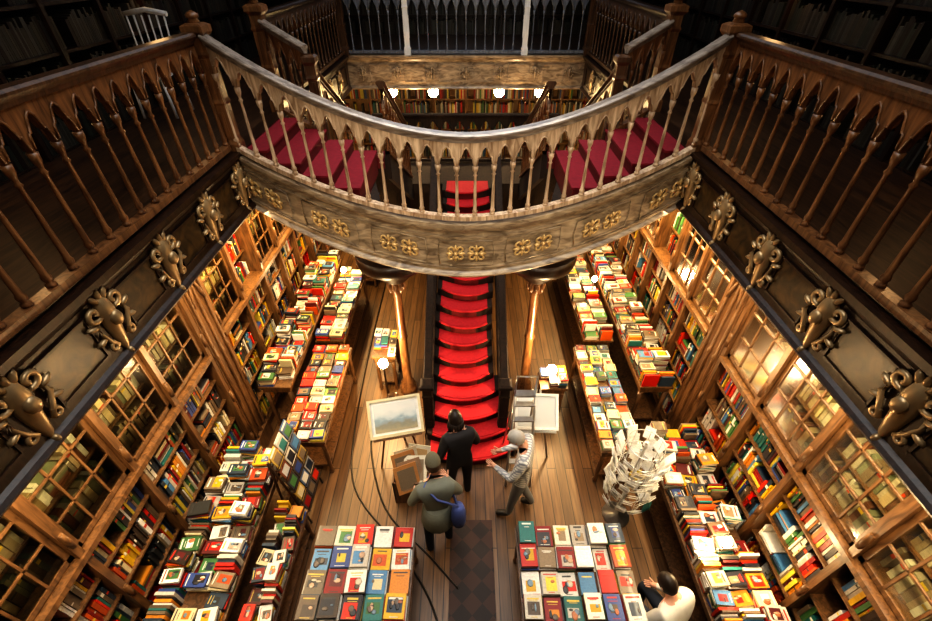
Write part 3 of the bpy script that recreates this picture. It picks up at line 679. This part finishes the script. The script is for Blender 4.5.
def person(name,x,y,yaw,J,mats,hair,hat=None,headpitch=0,headyaw=0,long=False):
    e=empty(name,(x,y,0)); e.rotation_euler=(0,0,yaw)
    D=dict(pel=(0,0,.95),sp=(0,0,1.12),ch=(0,.01,1.33),nk=(0,.01,1.46),hb=(0,.02,1.55),
        sl=(-.17,0,1.40),el=(-.25,-.03,1.13),wl=(-.22,.12,.93),kl=(-.11,.03,.50),al=(-.11,0,.09),tl=(-.13,.17,.045),hl=(-.09,0,.88),
        sr=(.17,0,1.40),er=(.25,-.03,1.13),wr=(.22,.12,.93),kr=(.11,.03,.50),ar=(.11,0,.09),tr=(.13,.17,.045),hr=(.09,0,.88))
    D.update(J); D={k:Vector(v) for k,v in D.items()}
    for s in'lr':
        w=D['w'+s]; a=(w-D['e'+s]).normalized(); D['p'+s]=w+a*.07
    names=list(D); ix={n:i for i,n in enumerate(names)}
    rad=dict(pel=(.155,.12),sp=(.14,.11),ch=(.165,.12),nk=.055,hb=.05,sl=.08,sr=.08,el=.052,er=.052,wl=.032,wr=.032,pl=(.036,.02),pr=(.036,.02),hl=.095,hr=.095,kl=.066,kr=.066,al=.045,ar=.045,tl=.04,tr=.04)
    E=[('pel','sp','T'),('sp','ch','T'),('ch','nk','T'),('nk','hb','S')]
    for s in'lr': E+=[('ch','s'+s,'T'),('s'+s,'e'+s,'T'),('e'+s,'w'+s,'T'),('w'+s,'p'+s,'S'),('pel','h'+s,'P'),('h'+s,'k'+s,'P'),('k'+s,'a'+s,'P'),('a'+s,'t'+s,'F')]
    me=skinned('body',[D[n] for n in names],[(ix[a],ix[b]) for a,b,_ in E],[rad[n] for n in names],[ix['pel']])
    for m in mats: me.materials.append(m)
    mi=dict(S=0,T=1,P=2,F=3)
    for p in me.polygons:
        c=p.center; best=min(E,key=lambda q:segd(c,D[q[0]],D[q[1]])); k=best[2]
        if k=='P' and best[0]=='pel' : k='T'
        p.material_index=mi[k]; p.use_smooth=True
    o=bpy.data.objects.new('body',me); scene.collection.objects.link(o); o.parent=e
    V=[];EE=[];RR=[];roots=[]
    for s,sx in(('l',-1),('r',1)):
        p=D['p'+s]; a=(p-D['w'+s]).normalized(); side=Vector((0,1,0))-a*a.y
        side=side.normalized() if side.length>.1 else Vector((1,0,0)); inn=a.cross(side)*sx*(-1)
        for k,(off,L) in enumerate(((-.027,.058),(-.009,.072),(.009,.078),(.027,.07))):
            b0=len(V); st=p+side*off-a*.012
            for t,(q,cu) in enumerate(((0,0),(.4,.06),(.75,.25),(1,.5))): V.append(st+a*(L*q*(1-cu*.2))+inn*(L*cu*.6)); RR.append(.0095-.001*t)
            EE+=[(b0,b0+1),(b0+1,b0+2),(b0+2,b0+3)]; roots.append(b0)
        b0=len(V); st=D['w'+s]+a*.025+side*.02
        for q in(0,.5,1): V.append(st+side*(.045*q)+a*(.05*q)+inn*(.015*q)); RR.append(.011-.002*q)
        EE+=[(b0,b0+1),(b0+1,b0+2)]; roots.append(b0)
    fm=skinned('fingers',V,EE,RR,roots,1); fm.materials.append(mats[0])
    for p_ in fm.polygons: p_.use_smooth=True
    fo=bpy.data.objects.new('fingers',fm); scene.collection.objects.link(fo); fo.parent=e
    hc=D['hb']+(D['hb']-D['nk']).normalized()*.055+Vector((0,.015,0))
    Q=Matrix.Rotation(headyaw,3,'Z')@Matrix.Rotation(headpitch,3,'X')@Matrix.Scale(.92,3)
    b=MB(); rows=[]
    for i in range(15):
        t=math.pi*i/14; zz=math.cos(t); st=max(.01,math.sin(t)); row=[]
        for j in range(20):
            a=2*math.pi*j/20; ca,sa=math.cos(a),math.sin(a)
            w=.077*(1-.22*max(0,-zz)); dpt=.096*(1-.12*max(0,-zz))
            row.append(hc+Q@Vector((w*st*ca,dpt*st*sa+(.012 if zz<0 else 0)*sa*abs(zz),.118*zz)))
        rows.append(row)
    b.grid(rows,0,cu=True,cap=True)
    q=lambda *p:hc+Q@Vector(p)
    ax=(Q@Vector((1,0,0)),Q@Vector((0,1,0)),Q@Vector((0,0,1)))
    b.grid([[q(-.008,.09,.02),q(0,.098,.02),q(.008,.09,.02)],[q(-.016,.088,-.03),q(0,.118,-.03),q(.016,.088,-.03)],[q(-.012,.085,-.042),q(0,.095,-.042),q(.012,.085,-.042)]],0)
    for sx in(-1,1):
        b.ell(q(sx*.03,.084,.005),ax[0]*.014,ax[1]*.008,ax[2]*.009,1); b.ell(q(sx*.03,.091,.005),ax[0]*.006,ax[1]*.004,ax[2]*.006,2)
        b.ell(q(sx*.03,.088,.028),ax[0]*.02,ax[1]*.008,ax[2]*.004,2)
        b.ell(q(sx*.078,-.005,-.01),ax[0]*.01,ax[1]*.02,ax[2]*.032,0)
    b.ell(q(0,.086,-.068),ax[0]*.024,ax[1]*.008,ax[2]*.007,3)
    b.build('head',[mats[0],M_white,M_eye,M_lip],e)
    b=MB(); rows=[]
    for i in range(11):
        t=math.pi*.60*i/10; row=[]
        for j in range(20):
            a=2*math.pi*j/20; sa=math.sin(a); tt=t*(1-.36*max(0,sa)) + (.5*max(0,-sa)*i/10 if long else .2*max(0,-sa)*i/10); g=1+.03*math.sin(7*a+i)
            row.append(hc+Q@Vector((.088*g*math.sin(tt)*math.cos(a),.107*g*math.sin(tt)*sa-.006,.128*math.cos(tt)+.003)))
        rows.append(row)
    b.grid(rows,0,cu=True)
    if long:
        for j in range(9):
            a=math.pi+math.pi*(j+.0)/8; s_=Vector((.075*math.cos(a),.09*math.sin(a),-.03))
            b.tube([hc+Q@s_,hc+Q@(s_*1.12)+Vector((0,0,-.09)),hc+Q@(s_*1.1)+Vector((0,-.01,-.2)),hc+Q@(s_*.8)+Vector((0,-.01,-.26))],.028,0,k=6)
    b.build('hair',[hair],e)
    if hat:
        b=MB(); b.grid([[hc+Q@Vector((.094*math.sin(t)*math.cos(a),.112*math.sin(t)*math.sin(a)-.004,.132*math.cos(t)+.008)) for a in [2*math.pi*j/16 for j in range(16)]] for t in [math.pi*.46*i/6 for i in range(7)]],0,cu=True,cap=False)
        b.grid([[hc+Q@Vector((.085*math.cos(a),r*math.sin(a)+.02,.035-.15*(r-.1))) for a in [math.pi*(.1+.8*j/8) for j in range(9)]] for r in(.08,.13,.17)],0)
        b.build('cap',[hat],e)
    return e,D
M_eye=plain('eye_dark',(.03,.02,.015),.3); M_lip=plain('lips',(.4,.14,.12),.5)
M_jac=plain('olive_jacket',(.17,.18,.15),.85); M_jean=plain('dark_trousers',(.025,.03,.045),.9); M_shoe=plain('shoes',(.03,.025,.02),.5)
M_black=plain('black_coat',(.02,.018,.02),.8); M_hairb=plain('black_hair',(.02,.012,.008),.5); M_hairw=plain('grey_hair',(.45,.43,.4),.6)
M_khaki=plain('grey_trousers',(.2,.2,.2),.9); M_plaid=plaid_mat(); M_cream=plain('cream_shirt',(.62,.60,.54),.8); M_cap=plain('knit_cap',(.14,.13,.09),.9); M_bag=plain('blue_bag',(.07,.10,.28),.7)
M_hairbr=plain('brown_hair',(.06,.03,.015),.5)
pa,D=person('man_in_olive_jacket',-.32,2.42,math.radians(10),dict(hb=(0,.13,1.56),nk=(0,.08,1.47),ch=(0,.05,1.33),sp=(0,.01,1.13),er=(.27,.08,1.12),wr=(.16,.27,1.10),el=(-.28,.03,1.13),wl=(-.24,.2,1.0),kl=(-.12,.03,.5),al=(-.12,-.05,.09),tl=(-.15,.12,.045),ar=(.12,.06,.09),tr=(.15,.22,.045)),[M_skin,M_jac,M_jean,M_shoe],M_hairbr,M_cap,math.radians(-20))
def f(b):
    b.rev((.22,-.12,.82),[(0,.04),(.01,.075),(.1,.085),(.25,.08),(.36,.06),(.37,.03)],12,0)
    b.tube([(.22,-.12,1.17),(.12,.14,1.36),(-.05,.12,1.47),(-.12,0,1.47),(0,-.12,1.38),(.2,-.13,1.22),(.22,-.12,1.17)],.014,0)
one('shoulder_bag',[M_bag],f,pa)
one('jacket_hem',[M_jac],lambda b:b.rev((0,0,.76),[(0,.185),(.02,.195),(.2,.175),(.35,.15)],16),pa)
person('woman_in_black_coat',-.08,3.08,math.radians(20),dict(hb=(0,.1,1.5),nk=(0,.06,1.42),ch=(0,.04,1.29),sp=(0,0,1.1),sl=(-.16,.02,1.36),sr=(.16,.02,1.36),wr=(.2,.25,1.0),er=(.25,.05,1.08)),[M_skin,M_black,M_black,M_shoe],M_hairb,None,math.radians(-15),0,True)
person('man_in_plaid_shirt',.68,2.88,math.radians(75),dict(hb=(0,.08,1.55),ch=(0,.02,1.33),el=(-.24,.1,1.12),wl=(-.12,.32,1.12),er=(.25,.08,1.12),wr=(.14,.30,1.08),kl=(-.1,.06,.5),al=(-.1,.1,.09),tl=(-.12,.27,.045),kr=(.11,0,.5),ar=(.12,-.18,.1),tr=(.14,-.02,.045)),[M_skin,M_plaid,M_khaki,M_shoe],M_hairw,None,math.radians(-12),math.radians(10))
person('seated_clerk',2.02,1.42,math.radians(30),dict(pel=(0,-.05,.56),sp=(0,-.02,.72),ch=(0,.06,.92),nk=(0,.12,1.03),hb=(0,.17,1.1),sl=(-.17,.07,.99),sr=(.17,.07,.99),el=(-.24,.14,.75),er=(.24,.14,.75),wl=(-.14,.30,.66),wr=(.14,.30,.66),hl=(-.09,.03,.52),hr=(.09,.03,.52),kl=(-.12,.40,.50),kr=(.12,.40,.50),al=(-.12,.34,.09),ar=(.12,.34,.09),tl=(-.13,.48,.045),tr=(.13,.48,.045)),[M_skin,M_cream,M_jean,M_shoe],M_hairb,None,math.radians(-25))
def f(b):
    x,y=2.04,1.38
    b.rev((x,y,.40),[(0,.16),(.03,.18),(.05,.15)],14)
    for i in range(4):
        a=i*HP+.7; b.tube([(x+.1*math.cos(a),y+.1*math.sin(a),.41),(x+.19*math.cos(a),y+.19*math.sin(a),.01)],.015)
    b.tor((x,y,.2),(1,0,0),(0,1,0),.155,.01)
one('stool',[M_case],f)

# ---------------- lights ----------------
def area(name,loc,dirv,sx,sy,e,col,spread=math.pi):
    l=bpy.data.lights.new(name,'AREA'); l.shape='RECTANGLE'; l.size=sx; l.size_y=sy; l.energy=e; l.color=col; l.spread=spread
    o=bpy.data.objects.new(name,l); o.location=loc; scene.collection.objects.link(o)
    z=-Vector(dirv).normalized(); yv=Vector((0,1,0)) if abs(z.y)<.9 else Vector((0,0,1)); xv=yv.cross(z).normalized(); yv=z.cross(xv)
    o.rotation_euler=Matrix((xv,yv,z)).transposed().to_euler(); return o
def point(name,loc,e,col=(1,.7,.38),r=.06):
    l=bpy.data.lights.new(name,'POINT'); l.energy=e; l.color=col; l.shadow_soft_size=r; o=bpy.data.objects.new(name,l); o.location=loc; scene.collection.objects.link(o); return o
area('skylight_daylight',(0,4.5,8.1),(0,.05,-1),2.4,8,105,(1,.96,.88),math.radians(95))
def f(b):
    b.tube([(0,.2,8.2),(0,.2,7.45)],.012,0); b.rev((0,.2,7.3),[(0,.05),(.06,.08),(.16,.03)],12,0)
    for i in range(6):
        a=i*math.pi/3; x,y=.3*math.cos(a),.2+.3*math.sin(a)
        b.tube([(0,.2,7.36),(x*.6,.2+(y-.2)*.6,7.28),(x,y,7.36)],.012,0); b.rev((x,y,7.36),[(0,.03),(.04,.015)],8,0); b.ell((x,y,7.43),(.03,0,0),(0,.03,0),(0,0,.04),1)
one('chandelier',[M_brz,M_bulb],f)  # unseen fixture, added with its light to brighten the bridge front
point('chandelier_light',(0,.2,7.2),32,(1,.86,.66),.25)
for sx in(-1,1):
    def f(b):
        b.rev((sx*1.1,-1.6,6.3),[(0,.06),(.04,.06)],10,0,axis=(0,1,0)); b.tube([(sx*1.1,-1.58,6.3),(sx*1.1,-1.4,6.36)],.012,0); b.rev((sx*1.1,-1.42,6.36),[(0,.03),(.12,.05)],10,0,axis=(0,1,-.35))
    one('wall_spotlight',[M_brz],f)  # unseen fittings added behind the camera for the beams on the bridge arches
    l=bpy.data.lights.new('spot_beam','SPOT'); l.energy=330; l.color=(1,.88,.70); l.spot_size=math.radians(46); l.spot_blend=.9; l.shadow_soft_size=.08
    o=bpy.data.objects.new('spot_beam',l); o.location=(sx*1.1,-1.25,6.3); scene.collection.objects.link(o)
    o.rotation_euler=(Vector((sx*.55,4.4,3.95))-o.location).to_track_quat('-Z','Y').to_euler()
for sg in(-1,1):
    area('shelf_strip_light',(sg*2.5,2.0,3.5),(sg*.55,0,-.8),.1,3.8,80,(1,.80,.50))
    area('shelf_strip_light',(sg*2.5,7.0,3.5),(sg*.7,0,-.7),.1,5.4,270,(1,.72,.33))
    area('table_strip_light',(sg*2.33,5.0,3.5),(-sg*.35,0,-1),.25,8,44,(1,.80,.54))
    area('cabinet_strip_light',(sg*(WX+.07),1.9,3.44),(sg*.3,0,-1),.05,3.5,11,(1,.86,.56))  # unseen strips added to lift the dark cabinet interiors
    area('cabinet_strip_light',(sg*(WX+.07),7.0,3.44),(sg*.3,0,-1),.05,5.3,36,(1,.76,.38))
    point('lamp_light',(sg*1.27,4.45,1.2),75)
    point('gallery_lamp_light',(sg*3.9,6.5,5.6),4,(1,.62,.28),.1)
    point('gallery_lamp_light',(sg*4.0,3.4,5.3),7,(1,.62,.28),.1)
    point('gallery_lamp_light',(sg*4.0,1.6,5.3),5,(1,.62,.28),.1)
for x in(-1.1,1.1): point('soffit_light',(x,9.7,3.2),26)
point('rear_light',(0,11.5,3.2),14,(1,.6,.25))
area('rear_window_light',(0,12.6,6.6),(0,-1,-.6),3,1.5,22,(.7,.82,1))
w=bpy.data.worlds.new('world'); scene.world=w; w.use_nodes=True; w.node_tree.nodes['Background'].inputs[0].default_value=(.1,.09,.08,1); w.node_tree.nodes['Background'].inputs[1].default_value=.3
# ---------------- tidy origins ----------------
bpy.context.view_layer.update()
def shift_mesh(o,c):
    o.data.transform(Matrix.Translation(-c)); o.location=o.location+c
for o in list(scene.objects):
    if o.parent: continue
    if o.type=='MESH':
        bb=[Vector(p) for p in o.bound_box]; c=sum(bb,Vector())/8; c.z=min(p.z for p in bb); shift_mesh(o,c)
    elif o.type=='EMPTY' and o.location.length<1e-6 and o.children:
        pts=[ch.matrix_world@Vector(p) for ch in o.children for p in ch.bound_box]
        c=Vector([(min(p[i] for p in pts)+max(p[i] for p in pts))/2 for i in range(3)]); c.z=min(p.z for p in pts)
        for ch in o.children: ch.location=ch.location-c
        o.location=c
# ---------------- camera ----------------
cam=bpy.data.cameras.new('camera'); cam.sensor_width=36; cam.lens=441/932*36; cam.clip_start=.02
co=bpy.data.objects.new('camera',cam); co.location=(0,0,5.8); co.rotation_euler=(math.radians(90-39.2),0,0); scene.collection.objects.link(co); scene.camera=co
scene.view_settings.view_transform='Standard'; scene.view_settings.exposure=.2
for lk in('High Contrast','Medium High Contrast'):
    try: scene.view_settings.look=lk; break
    except Exception: pass
